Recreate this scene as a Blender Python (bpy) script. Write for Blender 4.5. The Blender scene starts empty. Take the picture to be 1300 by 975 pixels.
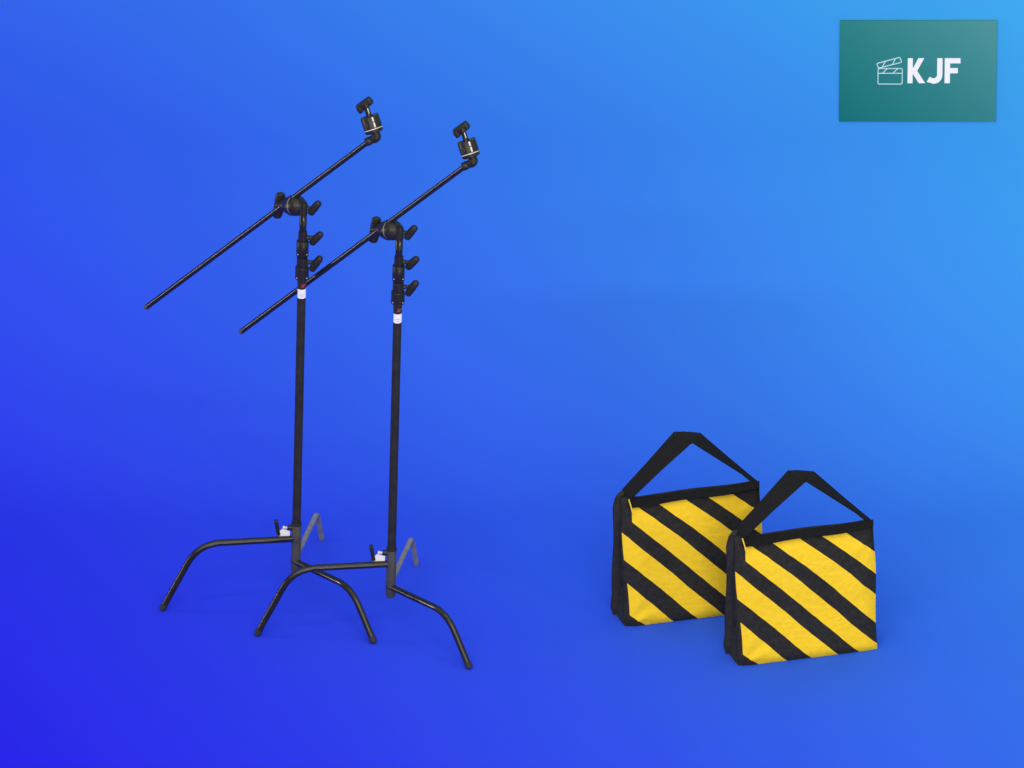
import bpy, bmesh, math, random
from mathutils import Vector, Matrix, noise

scene = bpy.context.scene
col = scene.collection
random.seed(7)

# ------------------------------------------------------------------ camera
PITCH = math.radians(29.0)
SP, CP = math.sin(PITCH), math.cos(PITCH)
PPM = 360.0            # photograph pixels per metre at the stands
DIST = 60.0
RIGHT = Vector((1, 0, 0)); UP = Vector((0, SP, CP)); FWD = Vector((0, CP, -SP))
OX, OY = 375.0, 757.0  # where the floor point under the left stand falls
TARGET = RIGHT * ((650 - OX) / PPM) + UP * ((OY - 487.5) / PPM)
CAM = TARGET - FWD * DIST
cam_d = bpy.data.cameras.new('camera')
cam = bpy.data.objects.new('camera', cam_d)
col.objects.link(cam)
cam.location = CAM
cam.rotation_euler = (math.pi / 2 - PITCH, 0, 0)
cam_d.sensor_width = 36.0
cam_d.lens = PPM * DIST * 36.0 / 1300.0
cam_d.clip_start = 0.5
cam_d.clip_end = 200
scene.camera = cam


def ray(px, py):
    return FWD * DIST + RIGHT * ((px - 650) / PPM) + UP * ((487.5 - py) / PPM)


def at(px, py, y):
    d = ray(px, py)
    return CAM + d * ((y - CAM.y) / d.y)


def floor_at(px, py):
    d = ray(px, py)
    return CAM + d * (-CAM.z / d.z)


# ------------------------------------------------------------------ light
world = bpy.data.worlds.new('World')
scene.world = world
world.use_nodes = True
bg = world.node_tree.nodes['Background']
# added ambience, bright above and dim at the sides, shaped for contrast on the metal
wnt = world.node_tree
wtc = wnt.nodes.new('ShaderNodeTexCoord'); wsx = wnt.nodes.new('ShaderNodeSeparateXYZ')
wr_ = wnt.nodes.new('ShaderNodeValToRGB')
wnt.links.new(wtc.outputs['Generated'], wsx.inputs[0])
wnt.links.new(wsx.outputs['Z'], wr_.inputs['Fac'])
wnt.links.new(wr_.outputs['Color'], bg.inputs['Color'])
e0, e1 = wr_.color_ramp.elements
e0.position = 0.25; e0.color = (0.34, 0.33, 0.306, 1)
e1.position = 0.80; e1.color = (1.0, 0.97, 0.90, 1)
bg.inputs['Strength'].default_value = 0.85


def softbox(name, loc, aim, size, power, color=(1, 1, 1)):
    l = bpy.data.lights.new(name, 'AREA')
    l.shape = 'RECTANGLE'; l.size = size[0]; l.size_y = size[1]
    l.energy = power; l.color = color
    o = bpy.data.objects.new(name, l)
    col.objects.link(o)
    o.location = loc
    o.rotation_euler = (Vector(aim) - Vector(loc)).to_track_quat('-Z', 'Y').to_euler()
    return o


softbox('softbox_overhead', (0.4, -7.5, 6.2), (0.7, 0.3, 0.5), (9, 5.5), 575, (1.0, 0.96, 0.88))
softbox('strip_side', (7.0, -5.0, 2.6), (0.4, 0.0, 0.6), (0.4, 3.5), 55, (1.0, 0.96, 0.88))  # added strip, unseen, puts highlights on the metal
softbox('strip_low', (2.6, -7.0, 0.7), (0.2, 0.0, 0.7), (3.0, 0.3), 110, (1.0, 0.96, 0.88))  # added low lamp out of view, for glints along arms and legs
softbox('strip_left', (-5.5, 0.2, 1.1), (0.2, 0.2, 0.7), (0.30, 2.4), 75, (1.0, 0.96, 0.88))  # unseen lamp added to draw a bright line on the arms
softbox('strip_top', (0.8, -1.2, 5.6), (0.6, 0.0, 0.6), (5.0, 0.10), 26, (1.0, 0.96, 0.88))  # added overhead strip, unseen, highlights the tops of the legs

scene.view_settings.view_transform = 'Standard'
scene.view_settings.look = 'None'
scene.view_settings.exposure = 0.0
scene.view_settings.gamma = 1.0
scene.view_settings.use_curve_mapping = False


# ------------------------------------------------------------------ materials
def lin(c):
    return tuple(((v / 255.0) / 12.92 if v <= 10 else ((v / 255.0 + 0.055) / 1.055) ** 2.4) for v in c)


def new_mat(name):
    m = bpy.data.materials.new(name)
    m.use_nodes = True
    nt = m.node_tree
    return m, nt, nt.nodes['Principled BSDF']


def diagonal_print(nt, bsdf, vec, const, stops, gain=(1, 1, 1)):
    """a printed two-tone blend running diagonally over the sheet (object coordinates)"""
    tc = nt.nodes.new('ShaderNodeTexCoord')
    dot = nt.nodes.new('ShaderNodeVectorMath'); dot.operation = 'DOT_PRODUCT'
    dot.inputs[1].default_value = vec
    add = nt.nodes.new('ShaderNodeMath'); add.operation = 'ADD'; add.inputs[1].default_value = const
    ramp = nt.nodes.new('ShaderNodeValToRGB')
    nt.links.new(tc.outputs['Object'], dot.inputs[0])
    nt.links.new(dot.outputs['Value'], add.inputs[0])
    nt.links.new(add.outputs[0], ramp.inputs['Fac'])
    cr = ramp.color_ramp
    for i, (p, c) in enumerate(stops):
        e = cr.elements[i] if i < 2 else cr.elements.new(p)
        e.position = p
    els = sorted(cr.elements, key=lambda e: e.position)
    for e, (p, c) in zip(els, stops):
        e.position = p; e.color = (*[v / g for v, g in zip(lin(c), gain)], 1)
    nt.links.new(ramp.outputs['Color'], bsdf.inputs['Base Color'])


def mix_stops(a, b, n=7, gain=1.0):
    return [(i / (n - 1), tuple((a[k] + (b[k] - a[k]) * i / (n - 1)) * gain for k in range(3))) for i in range(n)]


def metal_paint(name, rgb, rough, metallic=0.0, grain=0.25, spec=0.5, bump=True):
    m, nt, b = new_mat(name)
    tc = nt.nodes.new('ShaderNodeTexCoord')
    n1 = nt.nodes.new('ShaderNodeTexNoise'); n1.inputs['Scale'].default_value = 35; n1.inputs['Detail'].default_value = 6
    ramp = nt.nodes.new('ShaderNodeValToRGB')
    ramp.color_ramp.elements[0].position = 0.3; ramp.color_ramp.elements[1].position = 0.75
    ramp.color_ramp.elements[0].color = (*[c * (1 - grain) for c in rgb], 1)
    ramp.color_ramp.elements[1].color = (*[c * (1 + grain) for c in rgb], 1)
    nt.links.new(tc.outputs['Object'], n1.inputs['Vector'])
    nt.links.new(n1.outputs['Fac'], ramp.inputs['Fac'])
    nt.links.new(ramp.outputs['Color'], b.inputs['Base Color'])
    mr = nt.nodes.new('ShaderNodeMapRange')
    mr.inputs['To Min'].default_value = rough * 0.92; mr.inputs['To Max'].default_value = rough * 1.1
    nt.links.new(n1.outputs['Fac'], mr.inputs['Value'])
    nt.links.new(mr.outputs['Result'], b.inputs['Roughness'])
    b.inputs['Metallic'].default_value = metallic
    b.inputs['Specular IOR Level'].default_value = spec
    n2 = nt.nodes.new('ShaderNodeTexNoise'); n2.inputs['Scale'].default_value = 700
    bp = nt.nodes.new('ShaderNodeBump'); bp.inputs['Strength'].default_value = 0.01; bp.inputs['Distance'].default_value = 0.0002
    nt.links.new(tc.outputs['Object'], n2.inputs['Vector'])
    nt.links.new(n2.outputs['Fac'], bp.inputs['Height'])
    if bump: nt.links.new(bp.outputs['Normal'], b.inputs['Normal'])
    return m


def weave(nt, b, scale, strength, uv=True):
    tc = nt.nodes.new('ShaderNodeTexCoord')
    mp = nt.nodes.new('ShaderNodeMapping'); mp.inputs['Scale'].default_value = scale
    nt.links.new(tc.outputs['UV' if uv else 'Object'], mp.inputs['Vector'])
    w1 = nt.nodes.new('ShaderNodeTexWave'); w1.bands_direction = 'X'; w1.inputs['Scale'].default_value = 1.0
    w2 = nt.nodes.new('ShaderNodeTexWave'); w2.bands_direction = 'Y'; w2.inputs['Scale'].default_value = 1.0
    for w in (w1, w2):
        w.inputs['Distortion'].default_value = 0.6; w.inputs['Detail Scale'].default_value = 2.0
        nt.links.new(mp.outputs['Vector'], w.inputs['Vector'])
    mx = nt.nodes.new('ShaderNodeMath'); mx.operation = 'MAXIMUM'
    nt.links.new(w1.outputs['Fac'], mx.inputs[0]); nt.links.new(w2.outputs['Fac'], mx.inputs[1])
    ns = nt.nodes.new('ShaderNodeTexNoise'); ns.inputs['Scale'].default_value = 60; ns.inputs['Detail'].default_value = 5
    nt.links.new(tc.outputs['Object'], ns.inputs['Vector'])
    ad = nt.nodes.new('ShaderNodeMath'); ad.operation = 'ADD'
    nt.links.new(mx.outputs[0], ad.inputs[0]); nt.links.new(ns.outputs['Fac'], ad.inputs[1])
    bp = nt.nodes.new('ShaderNodeBump'); bp.inputs['Strength'].default_value = strength; bp.inputs['Distance'].default_value = 0.002
    nt.links.new(ad.outputs[0], bp.inputs['Height'])
    cr = nt.nodes.new('ShaderNodeTexNoise'); cr.inputs['Scale'].default_value = 11; cr.inputs['Detail'].default_value = 4
    cr.inputs['Distortion'].default_value = 1.6
    nt.links.new(tc.outputs['Object'], cr.inputs['Vector'])
    b2 = nt.nodes.new('ShaderNodeBump'); b2.inputs['Strength'].default_value = 0.30; b2.inputs['Distance'].default_value = 0.012
    nt.links.new(cr.outputs['Fac'], b2.inputs['Height'])
    nt.links.new(bp.outputs['Normal'], b2.inputs['Normal'])
    nt.links.new(b2.outputs['Normal'], b.inputs['Normal'])
    return ns, ad


# backdrop: t runs 0 in the lower left to 1 in the upper right of the print
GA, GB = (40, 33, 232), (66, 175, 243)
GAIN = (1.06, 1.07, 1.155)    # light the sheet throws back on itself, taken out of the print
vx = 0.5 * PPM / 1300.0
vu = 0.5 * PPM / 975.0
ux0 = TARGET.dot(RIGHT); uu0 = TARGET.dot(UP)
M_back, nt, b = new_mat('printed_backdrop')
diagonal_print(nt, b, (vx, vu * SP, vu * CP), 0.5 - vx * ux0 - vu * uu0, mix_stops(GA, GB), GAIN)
b.inputs['Roughness'].default_value = 0.9
b.inputs['Specular IOR Level'].default_value = 0.0

M_black = metal_paint('black_powder_coat', (0.016, 0.0148, 0.0125), 0.16, spec=0.36, bump=False)
M_cast = metal_paint('black_cast_metal', (0.0165, 0.0155, 0.0135), 0.34, spec=0.30)
M_column = metal_paint('satin_black_column', (0.026, 0.0245, 0.0215), 0.4, spec=0.15)
M_base = metal_paint('grey_black_casting', (0.060, 0.057, 0.052), 0.5, spec=0.35)
M_grey = metal_paint('hazed_leg_grey', (0.20, 0.195, 0.185), 0.5)  # rear leg's haze and see-through fade put into its colour
M_chrome = metal_paint('bright_nickel', (0.60, 0.575, 0.53), 0.25, grain=0.08, spec=0.9)
M_rubber = metal_paint('black_rubber', (0.012, 0.012, 0.012), 0.7)
M_white = metal_paint('white_sticker_and_remnant', (0.82, 0.82, 0.82), 0.6, grain=0.03)
M_faint = metal_paint('faint_grey_print', (0.50, 0.51, 0.53), 0.6, grain=0.1)
M_red = metal_paint('red_sticker', (0.42, 0.03, 0.025), 0.5)
M_maroon = metal_paint('dark_sticker', (0.05, 0.018, 0.016), 0.5)
M_letter = metal_paint('white_letter', (0.94, 0.94, 0.92), 0.5, grain=0.01)
M_pale = metal_paint('pale_line', (0.62, 0.86, 0.85), 0.5, grain=0.02)
M_yellow_p = metal_paint('yellow_piping', (0.83, 0.56, 0.025), 0.8, grain=0.1)

# black bag cloth
M_cloth, nt, b = new_mat('black_bag_cloth')
ns, ad = weave(nt, b, (260, 260, 260), 0.35, uv=False)
r = nt.nodes.new('ShaderNodeValToRGB')
r.color_ramp.elements[0].position = 0.3; r.color_ramp.elements[1].position = 0.7
r.color_ramp.elements[0].color = (0.014, 0.0135, 0.012, 1); r.color_ramp.elements[1].color = (0.027, 0.0255, 0.022, 1)
nt.links.new(ns.outputs['Fac'], r.inputs['Fac']); nt.links.new(r.outputs['Color'], b.inputs['Base Color'])
b.inputs['Roughness'].default_value = 0.75
b.inputs['Specular IOR Level'].default_value = 0.35

# black webbing with ribs running across the strap (u along, v across)
M_web, nt, b = new_mat('black_webbing')
tc = nt.nodes.new('ShaderNodeTexCoord')
sx = nt.nodes.new('ShaderNodeSeparateXYZ'); nt.links.new(tc.outputs['UV'], sx.inputs[0])


def sine(nt, src, freq):
    m = nt.nodes.new('ShaderNodeMath'); m.operation = 'MULTIPLY'; m.inputs[1].default_value = freq
    nt.links.new(src, m.inputs[0])
    s = nt.nodes.new('ShaderNodeMath'); s.operation = 'SINE'; nt.links.new(m.outputs[0], s.inputs[0])
    return s.outputs[0]


s1 = sine(nt, sx.outputs['X'], 2 * math.pi / 0.0085)
s2 = sine(nt, sx.outputs['Y'], 2 * math.pi / 0.008)
mm = nt.nodes.new('ShaderNodeMath'); mm.operation = 'MULTIPLY'
nt.links.new(s1, mm.inputs[0]); nt.links.new(s2, mm.inputs[1])
aa = nt.nodes.new('ShaderNodeMath'); aa.operation = 'ADD'
nt.links.new(s1, aa.inputs[0]); nt.links.new(mm.outputs[0], aa.inputs[1])
bp = nt.nodes.new('ShaderNodeBump'); bp.inputs['Strength'].default_value = 0.7; bp.inputs['Distance'].default_value = 0.0015
nt.links.new(aa.outputs[0], bp.inputs['Height']); nt.links.new(bp.outputs['Normal'], b.inputs['Normal'])
mr = nt.nodes.new('ShaderNodeMapRange'); mr.inputs['From Min'].default_value = -2; mr.inputs['From Max'].default_value = 2
nt.links.new(aa.outputs[0], mr.inputs['Value'])
r = nt.nodes.new('ShaderNodeValToRGB')
r.color_ramp.elements[0].color = (0.003, 0.003, 0.003, 1); r.color_ramp.elements[1].color = (0.0105, 0.0102, 0.0098, 1)
nt.links.new(mr.outputs['Result'], r.inputs['Fac']); nt.links.new(r.outputs['Color'], b.inputs['Base Color'])
b.inputs['Roughness'].default_value = 0.75
b.inputs['Specular IOR Level'].default_value = 0.22

M_band = M_web.copy(); M_band.name = 'black_band_webbing'
for n_ in M_band.node_tree.nodes:
    if n_.type == 'MATH' and n_.operation == 'MULTIPLY' and not n_.inputs[1].is_linked:
        n_.inputs[1].default_value *= 1.35
    if n_.type == 'BUMP': n_.inputs['Strength'].default_value = 0.9

# striped panel cloth: UV u = along the bag, v = down from its top seam
M_stripe, nt, b = new_mat('yellow_black_striped_cloth')
ns, ad = weave(nt, b, (260, 260, 260), 0.25, uv=False)
tc = nt.nodes.new('ShaderNodeTexCoord')
sx = nt.nodes.new('ShaderNodeSeparateXYZ'); nt.links.new(tc.outputs['UV'], sx.inputs[0])


def mathn(nt, op, a, bb=None, clamp=False):
    m = nt.nodes.new('ShaderNodeMath'); m.operation = op; m.use_clamp = clamp
    for i, v in enumerate((a, bb)):
        if v is None: continue
        if isinstance(v, (int, float)): m.inputs[i].default_value = v
        else: nt.links.new(v, m.inputs[i])
    return m.outputs[0]


sv = mathn(nt, 'MULTIPLY', sx.outputs['Y'], 483.0)
su = mathn(nt, 'MULTIPLY', sx.outputs['X'], -519.0)
s = mathn(nt, 'ADD', mathn(nt, 'ADD', sv, su), 453.0)
# near the top seam the printed stripes lie a little flatter
tw = mathn(nt, 'MULTIPLY', mathn(nt, 'SUBTRACT', 0.36, sx.outputs['Y']), 2.8, clamp=True)
s = mathn(nt, 'SUBTRACT', s, mathn(nt, 'MULTIPLY', mathn(nt, 'MULTIPLY', tw, tw), 34.0))
wob = nt.nodes.new('ShaderNodeTexNoise'); wob.inputs['Scale'].default_value = 5.0
nt.links.new(tc.outputs['UV'], wob.inputs['Vector'])
s = mathn(nt, 'ADD', s, mathn(nt, 'MULTIPLY', mathn(nt, 'SUBTRACT', wob.outputs['Fac'], 0.5), 10.0))
total = None
for lo, hi in ((28, 123), (203, 313), (392, 485), (562, 664), (750, 2000)):
    a1 = mathn(nt, 'MULTIPLY', mathn(nt, 'SUBTRACT', s, lo), 0.8, clamp=True)
    a2 = mathn(nt, 'MULTIPLY', mathn(nt, 'SUBTRACT', hi, s), 0.8, clamp=True)
    p = mathn(nt, 'MULTIPLY', a1, a2)
    total = p if total is None else mathn(nt, 'ADD', total, p)
# the lower left corner is faced with plain black cloth
cu = mathn(nt, 'MULTIPLY', sx.outputs['X'], 1.0)
cv = mathn(nt, 'SUBTRACT', 1.0, sx.outputs['Y'])
corner = mathn(nt, 'ADD', mathn(nt, 'MULTIPLY', cu, 1.0), mathn(nt, 'MULTIPLY', cv, 1.15))
total = mathn(nt, 'MULTIPLY', total, mathn(nt, 'MULTIPLY', mathn(nt, 'SUBTRACT', corner, 0.150), 200.0, clamp=True))
# a plain black hem along the top seam and a black facing widening down the left edge
total = mathn(nt, 'MULTIPLY', total, mathn(nt, 'MULTIPLY', mathn(nt, 'SUBTRACT', sx.outputs['Y'], 0.035), 200.0, clamp=True))
tl = mathn(nt, 'ADD', mathn(nt, 'MULTIPLY', mathn(nt, 'SUBTRACT', sx.outputs['X'], 0.066), 300.0, clamp=True),
           mathn(nt, 'MULTIPLY', mathn(nt, 'SUBTRACT', sx.outputs['Y'], 0.16), 300.0, clamp=True), clamp=True)
total = mathn(nt, 'MULTIPLY', total, tl)
hem = mathn(nt, 'MULTIPLY', mathn(nt, 'SUBTRACT', sx.outputs['Y'], 0.25), 0.05)
total = mathn(nt, 'MULTIPLY', total, mathn(nt, 'MULTIPLY', mathn(nt, 'SUBTRACT', sx.outputs['X'], hem), 300.0, clamp=True))
yr = nt.nodes.new('ShaderNodeValToRGB')
yr.color_ramp.elements[0].position = 0.3; yr.color_ramp.elements[1].position = 0.7
yr.color_ramp.elements[0].color = (*lin((243, 200, 28)), 1); yr.color_ramp.elements[1].color = (*lin((250, 209, 44)), 1)
kr = nt.nodes.new('ShaderNodeValToRGB')
kr.color_ramp.elements[0].position = 0.3; kr.color_ramp.elements[1].position = 0.7
kr.color_ramp.elements[0].color = (0.012, 0.0115, 0.0100, 1); kr.color_ramp.elements[1].color = (0.025, 0.0238, 0.0205, 1)
nt.links.new(ns.outputs['Fac'], yr.inputs['Fac']); nt.links.new(ns.outputs['Fac'], kr.inputs['Fac'])
mix = nt.nodes.new('ShaderNodeMix'); mix.data_type = 'RGBA'
nt.links.new(total, mix.inputs['Factor'])
nt.links.new(kr.outputs['Color'], mix.inputs[6]); nt.links.new(yr.outputs['Color'], mix.inputs[7])
nt.links.new(mix.outputs[2], b.inputs['Base Color'])
b.inputs['Roughness'].default_value = 0.8
b.inputs['Specular IOR Level'].default_value = 0.25


# ------------------------------------------------------------------ mesh helpers
def obj(name, bm, mat, parent=None, sharp=38, smooth=True, recalc=True):
    if recalc:
        bmesh.ops.recalc_face_normals(bm, faces=bm.faces[:])
    for f in bm.faces: f.smooth = smooth
    for e in bm.edges:
        if len(e.link_faces) == 2 and e.calc_face_angle(0) > math.radians(sharp):
            e.smooth = False
    me = bpy.data.meshes.new(name)
    bm.to_mesh(me); bm.free()
    me.materials.append(mat)
    o = bpy.data.objects.new(name, me)
    col.objects.link(o)
    if parent: o.parent = parent
    return o


def empty(name, loc, rz=0.0):
    o = bpy.data.objects.new(name, None)
    o.empty_display_size = 0.1
    col.objects.link(o)
    o.location = loc; o.rotation_euler = (0, 0, rz)
    return o


def sweep(bm, pts, radii, seg=20, flat=None, dirs=None):
    """round bar through pts; flat=(vector, factor) squeezes the section along a direction"""
    pts = [Vector(p) for p in pts]
    n = len(pts)
    if not isinstance(radii, (list, tuple)): radii = [radii] * n
    if dirs is None:
        dirs = []
        for i in range(n):
            a = pts[max(i - 1, 0)]; c = pts[min(i + 1, n - 1)]
            dirs.append((c - a).normalized())
    t0 = dirs[0]
    ref = Vector((0, 0, 1)) if abs(t0.z) < 0.9 else Vector((1, 0, 0))
    nx = (ref - t0 * ref.dot(t0)).normalized()
    rings = []
    for i in range(n):
        t = dirs[i]
        nx = (nx - t * nx.dot(t)).normalized()
        ny = t.cross(nx)
        ring = []
        for k in range(seg):
            a = 2 * math.pi * k / seg
            off = (nx * math.cos(a) + ny * math.sin(a)) * radii[i]
            if flat:
                fv, ff = flat
                off = off - fv * off.dot(fv) * (1 - ff)
            ring.append(bm.verts.new(pts[i] + off))
        rings.append(ring)
    for i in range(n - 1):
        for k in range(seg):
            bm.faces.new((rings[i][k], rings[i][(k + 1) % seg], rings[i + 1][(k + 1) % seg], rings[i + 1][k]))
    bm.faces.new(rings[0][::-1]); bm.faces.new(rings[-1])


def lathe(bm, o, axis, prof, seg=28, flat=None):
    o = Vector(o); axis = Vector(axis).normalized()
    sweep(bm, [o + axis * t for t, r_ in prof], [max(r_, 1e-4) for t, r_ in prof], seg, flat, [axis] * len(prof))


def fillet(pts, rad, n=10):
    """round the inner corners of a polyline"""
    out = [Vector(pts[0])]
    for i in range(1, len(pts) - 1):
        p, a, c = Vector(pts[i]), Vector(pts[i - 1]), Vector(pts[i + 1])
        da = (a - p); dc = (c - p)
        q = min(rad, da.length * 0.48, dc.length * 0.48)
        s_, e_ = p + da.normalized() * q, p + dc.normalized() * q
        for k in range(n + 1):
            t = k / n
            out.append(s_ * (1 - t) ** 2 + p * 2 * t * (1 - t) + e_ * t ** 2)
    out.append(Vector(pts[-1]))
    return out


def box(bm, c, ax, ay, az, bev=0.0):
    """box centred at c with half-extent vectors ax, ay, az"""
    b2 = bmesh.new()
    vs = {}
    for i in (-1, 1):
        for j in (-1, 1):
            for k in (-1, 1):
                vs[i, j, k] = b2.verts.new(Vector(c) + Vector(ax) * i + Vector(ay) * j + Vector(az) * k)
    for q in (((-1, -1, -1), (-1, -1, 1), (-1, 1, 1), (-1, 1, -1)), ((1, -1, -1), (1, 1, -1), (1, 1, 1), (1, -1, 1)),
              ((-1, -1, -1), (1, -1, -1), (1, -1, 1), (-1, -1, 1)), ((-1, 1, -1), (-1, 1, 1), (1, 1, 1), (1, 1, -1)),
              ((-1, -1, -1), (-1, 1, -1), (1, 1, -1), (1, -1, -1)), ((-1, -1, 1), (1, -1, 1), (1, 1, 1), (-1, 1, 1))):
        b2.faces.new([vs[x] for x in q])
    bmesh.ops.recalc_face_normals(b2, faces=b2.faces[:])
    if bev:
        bmesh.ops.bevel(b2, geom=b2.edges[:], offset=bev, segments=3, profile=0.6, affect='EDGES')
    me = bpy.data.meshes.new('tmp'); b2.to_mesh(me); b2.free()
    bm.from_mesh(me); bpy.data.meshes.remove(me)


def prism(bm, poly, thick, origin, ex, ey, ez):
    """extrude polygon (x, y) by thick along ez"""
    o = Vector(origin)
    lo = [bm.verts.new(o + ex * x + ey * y) for x, y in poly]
    hi = [bm.verts.new(o + ex * x + ey * y + ez * thick) for x, y in poly]
    n = len(poly)
    bm.faces.new(lo[::-1]); bm.faces.new(hi)
    for i in range(n):
        bm.faces.new((lo[i], lo[(i + 1) % n], hi[(i + 1) % n], hi[i]))


def copy_tree(o, parent=None):
    c = o.copy(); col.objects.link(c)
    if parent: c.parent = parent
    for ch in list(o.children):
        copy_tree(ch, c)
    return c


# ------------------------------------------------------------------ the setting: a seamless printed backdrop
WALL_Y, CURVE = 1.55, 1.0
bm = bmesh.new()
prof = [(-4.0, 0.0), (WALL_Y - CURVE, 0.0)]
for k in range(1, 33):
    a = math.pi / 2 * k / 32
    prof.append((WALL_Y - CURVE + CURVE * math.sin(a), CURVE - CURVE * math.cos(a)))
prof.append((WALL_Y, 4.6))
rows = [[bm.verts.new((x, y, z)) for y, z in prof] for x in (-4.2, 5.8)]
for i in range(len(prof) - 1):
    bm.faces.new((rows[0][i], rows[1][i], rows[1][i + 1], rows[0][i + 1]))
ground = obj('ground', bm, M_back, sharp=60)
ground['kind'] = 'structure'

# ------------------------------------------------------------------ light stand
PX = 1.0 / PPM        # one photograph pixel in metres


def stand_leg(parent, attach, bend, foot, rad, mat, fil):
    """attach / bend in pixels; the leg lies in the upright plane through its foot"""
    f = floor_at(*foot)
    pts = []
    for px, py in (attach, bend):
        fr = (px - OX) / (foot[0] - OX)
        pts.append(at(px, py, f.y * fr))
    pts.append(Vector((f.x, f.y, f.z)))
    end = (pts[2] - pts[1]).normalized()
    pts[2] = pts[2] + Vector((0, 0, rad * 0.55))
    cap0 = pts[2] - end * 0.006
    bm = bmesh.new()
    path = fillet([pts[0], pts[1], pts[2]], fil, 14)
    sweep(bm, path, rad, 22)
    leg = obj('leg', bm, mat, parent)
    bm = bmesh.new()
    lathe(bm, pts[2] - end * 0.02, end, [(0, rad * 0.9), (0.0, rad * 1.05), (0.021, rad * 1.05), (0.0225, rad * 0.8)], 22)
    obj('foot_cap', bm, M_rubber if mat is not M_grey else M_grey, leg)
    return leg


def wing(bm, p0, p1, r0, r1, flatdir, ff):
    """rounded, slightly bowed wing of a hand knob"""
    p0, p1 = Vector(p0), Vector(p1)
    d = p1 - p0
    side = d.cross(flatdir).normalized()
    pts, rad = [], []
    for k in range(15):
        t = k / 14
        e = math.sqrt(max(0.0, 1 - (2 * t - 1) ** 6))
        pts.append(p0 + d * t + side * (0.035 * d.length * (1 - (2 * t - 1) ** 2)))
        rad.append(max(0.0006, (r0 + (r1 - r0) * abs(2 * t - 1)) * (0.25 + 0.75 * e) if 0 < k < 14 else 0.0015))
    sweep(bm, pts, rad, 18, (flatdir, ff))


st = empty('light_stand', (0, 0, 0))
st['label'] = 'black grip stand further left and back, its arm ending highest beside the twin stand'
st['category'] = 'light stand'
st['group'] = 'pair of black grip stands'

P_base = at(375.2, 724, 0.0)
P_top = at(385.2, 262, 0.0)
AX = (P_top - P_base).normalized()
LEN = (P_top - P_base).length
BK = Vector((0, 1, 0))


def on(py):               # point on the column axis at a photograph row
    return P_base + AX * (LEN * (724 - py) / (724 - 262))


def tt(py):
    return LEN * (724 - py) / (724 - 262)


SIDE = Vector((AX.z, 0, -AX.x)).normalized()   # to the right of the column, square to it

# main column
bm = bmesh.new()
lathe(bm, P_base, AX, [(tt(664), 0.0150), (tt(350), 0.0150)], 32)
obj('column', bm, M_column, st)
# base casting of three stacked sleeves
bm = bmesh.new()
lathe(bm, P_base, AX, [(-0.004, 0.010), (-0.004, 0.015), (0.0, 0.0168), (tt(699) - .0015, 0.0172), (tt(699) - .0004, 0.0158),
                       (tt(699) + .0004, 0.0158), (tt(699) + .0015, 0.0172), (tt(665) - .002, 0.0172), (tt(665), 0.0160)], 32)
obj('base_sleeve', bm, M_base, st)
bm = bmesh.new()
lathe(bm, P_base, AX, [(tt(665.5), 0.0150), (tt(665.5), 0.0178), (tt(664), 0.0184), (tt(662.6), 0.0178), (tt(662.6), 0.0148)], 32)
obj('sleeve_ring', bm, M_rubber, st)
# small collar where the lowest leg leaves
bm = bmesh.new()
lathe(bm, P_base, AX, [(tt(713.5), 0.0168), (tt(713.5), 0.0182), (tt(711.6), 0.0182), (tt(711.6), 0.0168)], 32)
obj('leg_clip', bm, M_rubber, st)

lg = stand_leg(st, (373, 684), (252, 690.5), (206, 775), 0.0118, M_black, 0.085)
lg = stand_leg(st, (376.5, 713.5), (446, 746), (474.5, 817), 0.0118, M_black, 0.075)
lg = stand_leg(st, (377.5, 704), (402.5, 651), (408.5, 685), 0.0095, M_grey, 0.035)
lg['label'] = 'pale grey rear leg'

# lever knob on the base casting
kb = on(669.5)
bm = bmesh.new()
lathe(bm, kb - SIDE * 0.012, -SIDE, [(0, 0.010), (0.010, 0.0105), (0.018, 0.0105), (0.020, 0.0095)], 20)
k = obj('base_knob', bm, M_cast, st)
bm = bmesh.new()
lathe(bm, kb - SIDE * 0.030, -SIDE, [(0, 0.0045), (0.010, 0.0045), (0.012, 0.006), (0.018, 0.006)], 16)
obj('stem', bm, M_chrome, k)
bm = bmesh.new()
y0 = kb.y
ka, kb_ = at(350.2, 660.5, y0), at(353.8, 679.0, y0)
kd = (kb_ - ka)
box(bm, (ka + kb_) / 2, kd * .5, kd.cross(BK).normalized() * .0066, BK * .0085, .004)
obj('t_handle', bm, M_cast, k)
# made-up white piece for cut-out background left under the knob
bm = bmesh.new()
remnant_px = [(355.5, 673.6), (358.5, 671.6), (368.3, 674), (367.6, 681.2), (352.5, 681.6)]
pp = [at(x, y, -0.002) for x, y in remnant_px]
lo = [bm.verts.new(p) for p in pp]; hi = [bm.verts.new(p + Vector((0, 0.003, 0))) for p in pp]
bm.faces.new(lo); bm.faces.new(hi[::-1])
for i in range(5): bm.faces.new((lo[i], hi[i], hi[(i + 1) % 5], lo[(i + 1) % 5]))
obj('background_remnant', bm, M_white, st)

# risers and collars
bm = bmesh.new()
lathe(bm, P_base, AX, [(tt(354), 0.0150), (tt(331), 0.0150), (tt(331), 0.0125), (tt(320), 0.0125)], 32)
obj('riser', bm, M_black, st)
bm = bmesh.new()
lathe(bm, P_base, AX, [(tt(322), 0.0150), (tt(306), 0.0150), (tt(306), 0.0125), (tt(296), 0.0125), (tt(295.6), 0.0150), (tt(293.6), 0.0155),
                       (tt(293.2), 0.0125), (tt(284.8), 0.0125), (tt(284.5), 0.0136), (tt(283.3), 0.0136), (tt(283), 0.0130), (tt(262), 0.0130)], 32)
obj('riser', bm, M_black, st)


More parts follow.
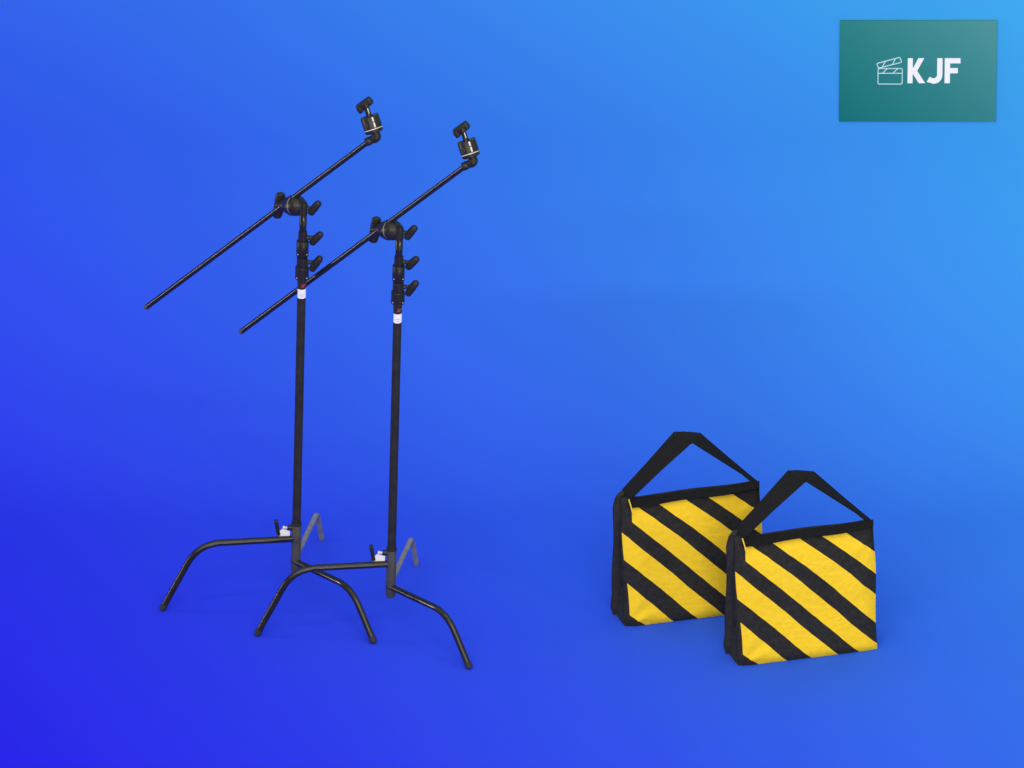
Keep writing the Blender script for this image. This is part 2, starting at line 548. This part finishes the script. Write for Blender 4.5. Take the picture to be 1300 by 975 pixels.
def collar(py0, py1, neck_py, rad, neck_r, knob_py, w0, w1):
    bm = bmesh.new()
    a, c, e = tt(py0), tt(py1), tt(neck_py)
    lathe(bm, P_base, AX, [(a - .001, rad * .9), (a + .002, rad), (c - .002, rad), (c, rad * .93), (c, neck_r), (e - .001, neck_r),
                           (e, neck_r * .94)], 32)
    o = on(knob_py)
    lathe(bm, o + SIDE * (neck_r * 0.6), SIDE, [(0, 0.0085), (neck_r * .4 + .008, 0.0085), (neck_r * .4 + .010, 0.007)], 18)
    cl = obj('collar', bm, M_cast, st)
    # rivets of the casting
    for sgn in (-1, 1):
        bm = bmesh.new()
        q = on((py0 * 0.8 + py1 * 0.2)) + SIDE * sgn * rad * .72 - BK * rad * .68
        lathe(bm, q, (SIDE * sgn * .72 - BK * .68), [(-0.002, 0.0022), (0.0006, 0.0022), (0.0012, 0.0014)], 10)
        obj('rivet', bm, M_chrome, cl)
    bm = bmesh.new()
    y = o.y - 0.004
    wing(bm, at(*w0, y), at(*w1, y), 0.0142, 0.0120, BK, 0.85)
    kn = obj('wing_knob', bm, M_cast, cl)
    bm = bmesh.new()
    lathe(bm, o + SIDE * (neck_r + .006), SIDE, [(0, 0.005), (0.006, 0.005), (.007, .0075), (.020, .0075)], 16)
    obj('stem', bm, M_cast, cl)
    return cl


collar(352.5, 337.5, 326, 0.0238, 0.0192, 332, (394.8, 344.8), (408.6, 325.2))
collar(324, 304.8, 294.5, 0.0215, 0.0158, 301, (394.5, 311.0), (409.5, 295.2))

# stickers wrapped on the column


def wrap(name, py0, py1, a0, a1, r_, mat, parent):
    bm = bmesh.new()
    n = 14
    A = []
    FR = SIDE.cross(AX)
    if FR.y > 0: FR = -FR
    for py in (py0 - 2.4, py1 - 2.4):     # the front of the tube sits lower in view than its axis
        o = on(py)
        for rr in (r_, r_ + 0.0007):
            row = []
            for k in range(n + 1):
                g = math.radians(a0 + (a1 - a0) * k / n)
                row.append(bm.verts.new(o + (SIDE * math.sin(g) + FR * math.cos(g)) * rr))
            A.append(row)
    for k in range(n):
        bm.faces.new((A[1][k], A[1][k + 1], A[3][k + 1], A[3][k]))
        bm.faces.new((A[0][k], A[2][k], A[2][k + 1], A[0][k + 1]))
        bm.faces.new((A[0][k], A[0][k + 1], A[1][k + 1], A[1][k]))
        bm.faces.new((A[2][k], A[3][k], A[3][k + 1], A[2][k + 1]))
    bm.faces.new((A[0][0], A[1][0], A[3][0], A[2][0])); bm.faces.new((A[0][n], A[2][n], A[3][n], A[1][n]))
    return obj(name, bm, mat, parent)


wl = wrap('label_sticker', 378, 366.8, -62, 75, 0.0151, M_white, st)
wl['label'] = 'white sticker with faint grey print'
wrap('print_line', 373.5, 372.6, -20, 28, 0.0156, M_faint, wl)
wrap('print_line', 375.6, 374.9, -12, 24, 0.0156, M_faint, wl)
rl = wrap('maker_sticker', 364.2, 359.6, -12, 78, 0.0151, M_maroon, st)
rl['label'] = 'small red sticker with dark print'
wrap('print_line', 363.6, 362.2, -6, 36, 0.0156, M_red, rl)
wrap('print_line', 361.4, 360.2, 4, 66, 0.0156, M_red, rl)

# ---- grip head on the top of the riser
GA_AX = Vector((-0.70, 0.68, -0.34)).normalized()      # from the column out to the T handle
hub = on(262) + Vector((0, 0.004, 0))
bm = bmesh.new()
lathe(bm, P_base, AX, [(tt(272), 0.0128), (tt(272), 0.0146), (tt(260), 0.0150), (tt(257.5), 0.0135), (tt(257.3), .0088), (tt(256), .0086), (tt(255.5), .006)], 28)
lathe(bm, hub, GA_AX, [(-0.004, 0.010), (0.006, 0.020), (0.014, 0.029), (0.024, 0.0345), (0.034, 0.0365), (0.0435, 0.0365)], 36)
gh = obj('grip_head', bm, M_cast, st)
bm = bmesh.new()
lathe(bm, hub, GA_AX, [(0.0435, 0.030), (0.0435, 0.0352), (0.0470, 0.0352), (0.0470, 0.030)], 36)
obj('washer', bm, M_chrome, gh)
bm = bmesh.new()
lathe(bm, hub, GA_AX, [(0.0470, 0.030), (0.0470, 0.0365), (0.060, 0.0365), (0.066, 0.034), (0.076, 0.031), (0.078, 0.025), (0.100, 0.023), (0.104, 0.016), (0.14, 0.013)], 36)
obj('clamp_plate', bm, M_cast, gh)
tk = hub + GA_AX * 0.138
bm = bmesh.new()
wing(bm, at(356.2, 243.5, tk.y), at(350.5, 277.5, tk.y), 0.0190, 0.0180, BK, 0.8)
obj('t_handle', bm, M_cast, gh)
bm = bmesh.new()
o = on(264)
lathe(bm, o + SIDE * 0.008, SIDE, [(0, 0.0088), (0.010, 0.0088), (0.013, 0.0065), (0.022, 0.006)], 18)
wing(bm, at(393.3, 273.2, o.y - .004), at(406.8, 255.6, o.y - .004), 0.0142, 0.0120, BK, 0.85)
obj('wing_knob', bm, M_cast, gh)

# ---- arm and the grip head on its end
SL = -0.66                                             # arm comes forward as it rises to the right
arm_y = hub.y + 0.053
ARM_X0 = 361.0


def arm_pt(px, py, ex=0.0):
    return at(px, py, arm_y + (px - ARM_X0) / PPM * SL + ex)


a0, a1 = arm_pt(185.5, 390.2), arm_pt(469.5, 178.6)
bm = bmesh.new()
sweep(bm, [a0, a0 + (a1 - a0) * .5, a1], 0.0096, 22)
arm = obj('arm', bm, M_black, st)
bm = bmesh.new()
d = (a1 - a0).normalized()
lathe(bm, a0 - d * 0.001, d, [(0, 0.006), (0.0, 0.0094), (0.0012, 0.0101), (0.010, 0.0101), (0.011, 0.0094)], 22)
obj('end_plug', bm, M_base, arm)

ye = a1.y


def hz(zx, zy, ex=0.0):     # enlarged-crop coordinates of the arm's end -> point
    return at(320 + zx / 7.222, 110 + zy / 7.222, ye + ex)


bm = bmesh.new()
sweep(bm, fillet([hz(1045, 512, .006), hz(1085, 492), hz(1140, 466), hz(1146, 430), hz(1128, 395)], 0.012, 8),
      [0.0122] + [0.0122] * 9 + [0.0142] * 9 + [0.0145] * 9 + [0.0125], 24) if False else None
pth = fillet([hz(1045, 508), hz(1150, 468), hz(1118, 385)], 0.024, 14)
rad = [0.0132 + 0.0045 * math.sin(math.pi * min(1, i / (len(pth) - 1))) for i in range(len(pth))]
sweep(bm, pth, rad, 24)
q0, q1 = hz(1045, 512), hz(1092, 490)
lathe(bm, q0, (q1 - q0), [(0, .0105), (0, .0142), (.004, .0150), (.016, .0150), (.020, .0135)], 22)
eh = obj('end_grip_head', bm, M_cast, st)
HA = (hz(1037, 150, .045) - hz(1128, 430)); HL = HA.length; HA.normalize()
hb = hz(1125, 425)
u = HL / (295 / 7.222 / PPM) / PPM / 7.222              # metres per crop pixel along the head
bm = bmesh.new()
lathe(bm, hb, HA, [(0, 0.022), (6 * u, 0.030), (22 * u, 0.0325), (36 * u, 0.0325)], 36)
obj('lower_jaw', bm, M_cast, eh)
bm = bmesh.new()
lathe(bm, hb, HA, [(36 * u, 0.026), (36 * u, 0.0332), (43 * u, 0.0332), (43 * u, 0.026)], 36)
obj('washer', bm, M_chrome, eh)
bm = bmesh.new()
lathe(bm, hb, HA, [(43 * u, 0.030), (43 * u, 0.0330), (150 * u, 0.0330), (158 * u, 0.0312), (158 * u, 0.012), (170 * u, 0.012)], 36)
for sgn in (-1, 1):
    box(bm, hb + HA * (161 * u) + HA.cross(BK).normalized() * (sgn * .0215), HA.cross(BK).normalized() * .0075,
        HA.cross(BK).normalized().cross(HA) * .019, HA * (11 * u), .002)
uj = obj('upper_jaw', bm, M_cast, eh)
# clamping hole and a highlight added as bright bars on the jaw's face
HS = HA.cross(BK).normalized()
if HS.x < 0: HS = -HS
HF = HS.cross(HA).normalized()
if HF.y > 0: HF = -HF
bm = bmesh.new()
c = hb + HA * (88 * u) + (HF * .80 - HS * .5).normalized() * 0.0325
lathe(bm, c, (HF * .80 - HS * .5), [(-.004, .0085), (.0012, .0085), (.0018, .0070), (-.001, .0065), (-.001, .0005)], 20)
obj('clamp_hole', bm, M_base, uj)
bm = bmesh.new()
glint_dir = (HF * .86 + HS * .38).normalized()
for lo_, hi_ in ((52, 100), (108, 150)):
    c = hb + HA * ((lo_ + hi_) / 2 * u) + glint_dir * 0.0325
    box(bm, c, HA * ((hi_ - lo_) / 2 * u), glint_dir.cross(HA) * 0.0030, glint_dir * 0.0016, 0.0008)
obj('key', bm, M_chrome, uj)  # painted glint, built as thin bright bars
bm = bmesh.new()
lathe(bm, hb, HA, [(160 * u, 0.0098), (262 * u, 0.0098), (268 * u, 0.0112), (290 * u, 0.0112)], 24)
sc = obj('clamp_screw', bm, M_black, eh)
bm = bmesh.new()
c = hb + HA * (212 * u) + glint_dir * 0.0096
box(bm, c, HA * (26 * u), glint_dir.cross(HA) * 0.0014, glint_dir * 0.0008, 0.0004)
obj('key', bm, M_chrome, sc)  # the screw's highlight, made as a bright nickel strip
bm = bmesh.new()
w0, w1 = hz(972, 205, .045), hz(1092, 118, .045)
m_ = (w0 + w1) * 0.5
td = (w1 - w0).normalized()
box(bm, m_, td * (w1 - w0).length * .53, td.cross(BK).normalized() * .0145, BK * .0115, .0085)
lathe(bm, m_ - BK * 0.0085 - td * .002, -BK, [(-.004, 0.0085), (.003, 0.0085), (.0036, .0070), (.0012, .0058), (.0012, .0005)], 20)
bq = hz(990, 208, .042)
box(bm, bq, td * .0085, td.cross(BK).normalized() * .0110, BK * .0125, .003)
obj('t_handle', bm, M_cast, eh)

st2 = copy_tree(st)
st2.location = floor_at(OX + 120.5, OY + 32)
st2['label'] = 'black grip stand nearer the striped bags, one of its feet the lowest of all'

# ------------------------------------------------------------------ sand bags


def zb(zx, zy):            # enlarged-crop coordinates of the front bag -> photograph pixels
    return 760 + zx / 2.868, 530 + zy / 2.868


F0 = floor_at(*zb(510, 913)); F1 = floor_at(*zb(1017, 850))
UD = (F1 - F0); BW = UD.length; UD.normalize()
BA = math.atan2(UD.y, UD.x)
ND = Vector((-UD.y, UD.x, 0))           # towards the bag's back
BH = 0.494


def bag_local(zx, zy, back):
    """local point of the bag seen at a crop position, 'back' metres behind its front foot line"""
    d = ray(*zb(zx, zy))
    t = ((F0 + ND * back) - CAM).dot(ND) / d.dot(ND)
    p = CAM + d * t - F0
    return Vector((p.dot(UD), p.dot(ND), p.z))


bag = empty('sandbag', floor_at(zb(510, 913)[0] - 143.6, zb(510, 913)[1] - 49.9), BA)
bag['label'] = 'yellow and black striped sandbag standing behind, its right side partly hidden by its twin'
bag['category'] = 'sandbag'
bag['group'] = 'striped sandbags'


def sm(x):
    x = min(1, max(0, x)); return x * x * (3 - 2 * x)


def pouch(name, y_bot, y_top, thick, mat, front, seed, drop=0.0, left=0.0):
    """flat filled pouch: outer striped or plain panel plus gusset; v runs down from the seam"""
    NU, NV = 56, 56
    bm = bmesh.new()
    uvl = bm.loops.layers.uv.new('UVMap')

    def half(u_, v_):
        eu = min(u_, 1 - u_) / 0.10
        a = (1 - (1 - min(1, eu)) ** 2.2)
        top = 1 - (1 - min(1, v_ / 0.20)) ** 2
        bot = 1 - (1 - min(1, (1 - v_) / 0.07)) ** 2
        edge = 0.30 + 0.70 * a
        return thick * 0.5 * edge * (0.10 + 0.90 * top) * (0.45 + 0.55 * bot)

    def wr(u_, v_, sd):
        p = Vector((u_ * 2.4 + sd, v_ * 2.4, sd * 3.1))
        w = noise.noise(p) * 0.0042 + noise.noise(p * 2.7) * 0.0018
        # creases fanning from the upper corners and the lower left corner
        for cu_, cv_, amp in ((0.02, 0.06, 0.0045), (0.98, 0.08, 0.0035), (0.03, 0.97, 0.0050)):
            dx, dy = u_ - cu_, v_ - cv_
            rr = math.hypot(dx, dy)
            ang = math.atan2(dy, dx)
            w += amp * math.sin(ang * 7 + sd * 2 + noise.noise(Vector((rr * 4, sd, cu_))) * 2) * math.exp(-(rr / 0.20) ** 2) * sm(rr / .05)
        return w

    def pos(u_, v_, sgn):
        z = BH * (1 - v_)
        yc = y_top + (y_bot - y_top) * (1 - (1 - v_) ** 1.35)
        x = BW * u_ + left * (1 - u_) * min(1.0, v_ / 0.10) ** 0.5 - 0.010 * (1 - v_) + 0.004 * math.sin(v_ * 9 + seed) * (1 - 2 * u_) * 0.6
        h = half(u_, v_)
        y = yc + sgn * h + wr(u_, v_, seed + sgn) * (0.35 + 0.65 * min(1, 6 * min(u_, 1 - u_, v_ + .05, 1 - v_ + .02)))
        if not front: x -= 0.007 * math.exp(-(u_ / 0.05) ** 2 - ((0.93 - v_) / 0.07) ** 2)
        if front: x += 0.004 * math.exp(-(u_ / 0.06) ** 2 - ((1 - v_) / 0.05) ** 2)
        # corners slump a little
        z -= 0.010 * math.exp(-((u_ / 0.05) ** 2)) * (1 - v_) + drop * math.exp(-((u_ / 0.25) ** 2)) * (1 - v_)
        z += (0.022 if front else 0.040) * math.exp(-((u_ - 0.02) / 0.055) ** 2) * (1 - v_) ** 5
        z -= 0.006 * math.exp(-(((1 - u_) / 0.03) ** 2)) * (1 - v_)
        return Vector((x, y, max(0.0, z + (0.004 * noise.noise(Vector((u_ * 3, seed, 1))) if v_ < .05 else 0))))

    F = [[bm.verts.new(pos(i / NU, j / NV, -1)) for j in range(NV + 1)] for i in range(NU + 1)]
    B = [[bm.verts.new(pos(i / NU, j / NV, 1)) for j in range(NV + 1)] for i in range(NU + 1)]

    def face(vs, uvs):
        f = bm.faces.new(vs)
        for l, q in zip(f.loops, uvs): l[uvl].uv = q
        return f
    # UV far out of the striped range marks plain black cloth (u = 3)
    for i in range(NU):
        for j in range(NV):
            q = [(i, j), (i + 1, j), (i + 1, j + 1), (i, j + 1)]
            uv = [(a / NU, c / NV) for a, c in q]
            pl = [(3 + a / NU, c / NV) for a, c in q]
            face([F[a][c] for a, c in q][::-1], (uv if front else pl)[::-1])
            face([B[a][c] for a, c in q], pl)
    # gusset round the rim with a crease down its middle
    rim = [(i, 0) for i in range(NU)] + [(NU, j) for j in range(NV)] + [(i, NV) for i in range(NU, 0, -1)] + [(0, j) for j in range(NV, 0, -1)]
    mid = []
    for (i, j) in rim:
        p = (F[i][j].co + B[i][j].co) * 0.5
        inn = Vector((0, 0, 0))
        if i == 0: inn.x += 0.008 + 0.004 * noise.noise(Vector((j * .12, seed, 5)))
        if i == NU: inn.x -= 0.006
        mid.append(bm.verts.new(p + inn))
    n = len(rim)
    for k in range(n):
        (i, j), (i2, j2) = rim[k], rim[(k + 1) % n]
        face((F[i][j], F[i2][j2], mid[(k + 1) % n], mid[k]), [(3, .5)] * 4)
        face((mid[k], mid[(k + 1) % n], B[i2][j2], B[i][j]), [(3, .5)] * 4)
    o = obj(name, bm, mat, bag, sharp=50)
    return o


fp = pouch('front_pouch', 0.022, 0.042, 0.046, M_stripe, True, 1.3)
fp['label'] = 'yellow and black striped front pouch'
bp_ = pouch('back_pouch', 0.112, 0.066, 0.050, M_cloth, False, 4.7, 0.006, -0.018)
bp_['label'] = 'plain black back pouch'


# crumpled side gusset between the two pouches
bm = bmesh.new()
NG, NZ = 10, 60
for side_x, sgn in ((0.004, 1), (BW - 0.018, -1)):
    grid = []
    for j in range(NZ + 1):
        v_ = j / NZ
        z = BH * 0.975 * (1 - v_) + 0.002
        ya = 0.030 + (0.018 - 0.030) * v_ ** 0.7
        yb = 0.074 + (0.116 - 0.074) * (1 - (1 - v_) ** 1.35)
        row = []
        for i in range(NG + 1):
            w_ = i / NG
            p = Vector((w_ * 1.6, v_ * 9, 2.2 + sgn))
            fold = 0.010 * math.sin(math.pi * w_) - 0.006 * math.sin(2 * math.pi * w_) + 0.0075 * noise.noise(p) + 0.004 * noise.noise(p * 2.3)
            flare = -0.018 * w_ * min(1.0, v_ / 0.1) - 0.001 * math.sin(math.pi * w_) * sm((v_ - 0.72) / 0.25) if sgn == 1 else 0.0
            row.append(bm.verts.new((side_x + sgn * fold * (1 if sgn < 0 else 1 - 0.7 * sm((v_ - 0.8) / 0.2)) + flare, ya + (yb - ya) * w_, z)))
        grid.append(row)
    for j in range(NZ):
        for i in range(NG):
            bm.faces.new((grid[j][i], grid[j][i + 1], grid[j + 1][i + 1], grid[j + 1][i]))
    if sgn == 1:
        obj('side_gusset', bm, M_cloth, bag, sharp=70)
        bm = bmesh.new()
    else:
        obj('side_gusset', bm, M_cloth, bag, sharp=70)


def ribbon(name, pairs, thick, mat, parent, sub=8, smoothpath=False):
    """strap given as (edge a, edge b) pairs; UV in metres along and across"""
    bm = bmesh.new()
    uvl = bm.loops.layers.uv.new('UVMap')
    st_ = []
    for i in range(len(pairs) - 1):
        a0_, b0_ = map(Vector, pairs[i]); a1_, b1_ = map(Vector, pairs[i + 1])
        for k in range(sub):
            t = k / sub
            st_.append((a0_.lerp(a1_, t), b0_.lerp(b1_, t)))
    st_.append((Vector(pairs[-1][0]), Vector(pairs[-1][1])))
    if smoothpath:
        for _ in range(2):
            st_ = [st_[0]] + [((st_[i - 1][0] + 2 * st_[i][0] + st_[i + 1][0]) / 4, (st_[i - 1][1] + 2 * st_[i][1] + st_[i + 1][1]) / 4)
                              for i in range(1, len(st_) - 1)] + [st_[-1]]
    NW = 6
    T, Bt, L = [], [], []
    acc = 0.0
    for i, (a, c) in enumerate(st_):
        if i: acc += ((a + c) / 2 - (st_[i - 1][0] + st_[i - 1][1]) / 2).length
        nx_ = st_[min(i + 1, len(st_) - 1)]; pv = st_[max(i - 1, 0)]
        tang = ((nx_[0] + nx_[1]) - (pv[0] + pv[1])).normalized()
        nrm = tang.cross(c - a).normalized()
        T.append([bm.verts.new(a.lerp(c, k / NW) + nrm * thick / 2) for k in range(NW + 1)])
        Bt.append([bm.verts.new(a.lerp(c, k / NW) - nrm * thick / 2) for k in range(NW + 1)])
        L.append((acc, (c - a).length))

    def face(vs, uvs):
        f = bm.faces.new(vs)
        for l, q in zip(f.loops, uvs): l[uvl].uv = q
    for i in range(len(st_) - 1):
        for k in range(NW):
            uv = [(L[i][0], L[i][1] * k / NW), (L[i + 1][0], L[i + 1][1] * k / NW), (L[i + 1][0], L[i + 1][1] * (k + 1) / NW), (L[i][0], L[i][1] * (k + 1) / NW)]
            face((T[i][k], T[i + 1][k], T[i + 1][k + 1], T[i][k + 1]), uv)
            face((Bt[i][k], Bt[i][k + 1], Bt[i + 1][k + 1], Bt[i + 1][k]), [uv[0], uv[3], uv[2], uv[1]])
        for k in (0, NW):
            face((T[i][k], Bt[i][k], Bt[i + 1][k], T[i + 1][k]), [(L[i][0], 0), (L[i][0], .003), (L[i + 1][0], .003), (L[i + 1][0], 0)])
    for i in (0, len(st_) - 1):
        for k in range(NW):
            face((T[i][k], T[i][k + 1], Bt[i][k + 1], Bt[i][k]), [(0, 0), (.01, 0), (.01, .003), (0, .003)])
    return obj(name, bm, mat, parent, sharp=45)


# webbing band along the top of the front panel
pairs = []
for k in range(13):
    t = k / 12
    zx = 522 + (1000 - 522) * t
    zt = 437 + (373 - 437) * t + 3 * math.sin(t * 3.1) + 1.5 * math.sin(t * 11)
    hgt = 34 - 7 * t + 2.0 * math.sin(t * 9 + 1)
    pairs.append((bag_local(zx, zt, 0.034), bag_local(zx, zt + hgt, 0.006 + 0.008 * (abs(2 * t - 1) ** 6))))
tb = ribbon('top_band', pairs, 0.003, M_band, bag, 3)

# carrying handle: a wide strap folded at its top
H = [((497, 424, .074), (526, 448, .024)),
     ((499, 404, .080), (541, 430, .020)),
     ((590, 304, .075), (640, 336, .026)),
     ((688, 193, .070), (738, 249, .030)),
     ((724, 192, .070), (747, 240, .030)),
     ((784, 197, .070), (756, 234, .030)),
     ((880, 280, .064), (845, 290, .032)),
     ((960, 347, .056), (935, 347, .036)),
     ((1000, 380, .050), (968, 374, .034))]
pairs = [(bag_local(*a), bag_local(*c)) for a, c in H]
hd = ribbon('handle', pairs, 0.0032, M_web, bag, 8)

# yellow piping showing at the upper left corner of the front panel
bm = bmesh.new()
sweep(bm, fillet([bag_local(523, 440, .010), bag_local(530, 462, .004), bag_local(539, 498, -.002)], .01, 5), 0.0024, 8, None)
obj('corner_piping', bm, M_yellow_p, fp)

bag2 = copy_tree(bag)
bag2.location = F0
bag2['label'] = 'yellow and black striped sandbag in front, seen whole and overlapping its twin'

# ------------------------------------------------------------------ sign on the backdrop
SY = WALL_Y - 0.0075
TLp, BRp = at(1066.5, 26.5, SY), at(1264, 154.5, SY)
W_, H_ = BRp.x - TLp.x, TLp.z - BRp.z
sign = empty('sign', (TLp.x, SY, BRp.z))
sign['label'] = 'green rectangular sign reading KJF beside a white clapperboard outline, on blue backdrop'
sign['category'] = 'sign'
M_sign, nt, b = new_mat('printed_sign_green')
SA, SB = (20, 115, 113), (78, 148, 148)
diagonal_print(nt, b, (0.62 / W_, 0, 0.38 / H_), 0.0, mix_stops(SA, SB, 5))
b.inputs['Roughness'].default_value = 0.6
b.inputs['Specular IOR Level'].default_value = 0.1
bm = bmesh.new()
box(bm, (W_ / 2, 0.003, H_ / 2), (W_ / 2, 0, 0), (0, 0.003, 0), (0, 0, H_ / 2), 0.0006)
pan = obj('panel', bm, M_sign, sign, sharp=20)
EX, EY, EZ = Vector((1, 0, 0)), Vector((0, 0, 1)), Vector((0, -1, 0))


def sg(zx, zy):            # enlarged-crop coordinates of the sign's mark -> metres on the panel
    px, py = 1100 + zx / 10.0, 60 + zy / 10.0
    return ((px - 1066.5) / (1264 - 1066.5) * W_, (154.5 - py) / (154.5 - 26.5) * H_)


def letter(poly):
    bm = bmesh.new()
    prism(bm, [sg(*q) for q in poly], 0.0022, (0, 0, 0), EX, EY, EZ)
    return obj('letter', bm, M_letter, sign, smooth=False)


letter([(522, 137), (586, 137), (586, 258), (592, 258), (655, 137), (728, 137), (642, 296), (744, 452), (666, 452), (592, 338), (586, 338), (586, 452), (522, 452)])
J = [(893, 137), (960, 137), (960, 350)]
for k in range(1, 13):
    a = math.radians(0 + 118 * k / 12)
    J.append((855 + 105 * math.cos(a), 350 + 108 * math.sin(a)))
J += [(764, 436), (800, 374)]
for k in range(9, -1, -1):
    a = math.radians(0 + 105 * k / 9)
    J.append((848 + 45 * math.cos(a), 346 + 46 * math.sin(a)))
letter(J)
letter([(988, 137), (1186, 137), (1186, 200), (1056, 200), (1056, 262), (1154, 262), (1154, 326), (1056, 326), (1056, 452), (988, 452)])

# clapperboard outline drawn in thin raised lines


def stroke(bm, pts, closed=False, w=10.0, lift=0.0016):
    pts = [Vector((*sg(*q), 0)) for q in pts]
    hw = w / 10.0 / 197.5 * W_ / 2
    n = len(pts)
    L_, R_ = [], []
    for i in range(n):
        p = pts[i]
        a = pts[(i - 1) % n] if (closed or i > 0) else None
        c = pts[(i + 1) % n] if (closed or i < n - 1) else None
        d1 = (p - a).normalized() if a is not None else (c - p).normalized()
        d2 = (c - p).normalized() if c is not None else d1
        m = (d1 + d2).normalized()
        nn = Vector((-m.y, m.x, 0)) / max(0.5, m.dot(d1))
        L_.append(p + nn * hw); R_.append(p - nn * hw)
    cnt = n if closed else n - 1
    vf = lambda q, h: bm.verts.new((q.x, -h, q.y))
    A = [(vf(L_[i], lift), vf(R_[i], lift), vf(L_[i], 0), vf(R_[i], 0)) for i in range(n)]
    for i in range(cnt):
        p, q = A[i], A[(i + 1) % n]
        bm.faces.new((p[0], q[0], q[1], p[1])); bm.faces.new((p[0], p[2], q[2], q[0])); bm.faces.new((p[1], q[1], q[3], p[3]))
    if not closed:
        bm.faces.new((A[0][0], A[0][1], A[0][3], A[0][2])); bm.faces.new((A[-1][0], A[-1][2], A[-1][3], A[-1][1]))


def rounded(corners, rad):
    out = []
    n = len(corners)
    for i in range(n):
        p, a, c = Vector(corners[i]), Vector(corners[i - 1]), Vector(corners[(i + 1) % n])
        s_, e_ = p + (a - p).normalized() * rad, p + (c - p).normalized() * rad
        for k in range(5):
            t = k / 4
            out.append(tuple(s_ * (1 - t) ** 2 + p * 2 * t * (1 - t) + e_ * t ** 2))
    return out


bm = bmesh.new()
stroke(bm, rounded([(150, 267), (455, 267), (455, 464), (150, 464)], 16), True)
stroke(bm, rounded([(132, 204), (424, 124), (446, 188), (154, 262)], 14), True, lift=0.0019)
stroke(bm, [(155, 328), (450, 328)], lift=0.0013)
for q in (((266, 270), (208, 325)), ((396, 270), (340, 325)), ((240, 178), (204, 246)), ((368, 142), (332, 212))):
    stroke(bm, q, lift=0.0010)
ck = obj('clapperboard_mark', bm, M_pale, sign, smooth=False, recalc=True)
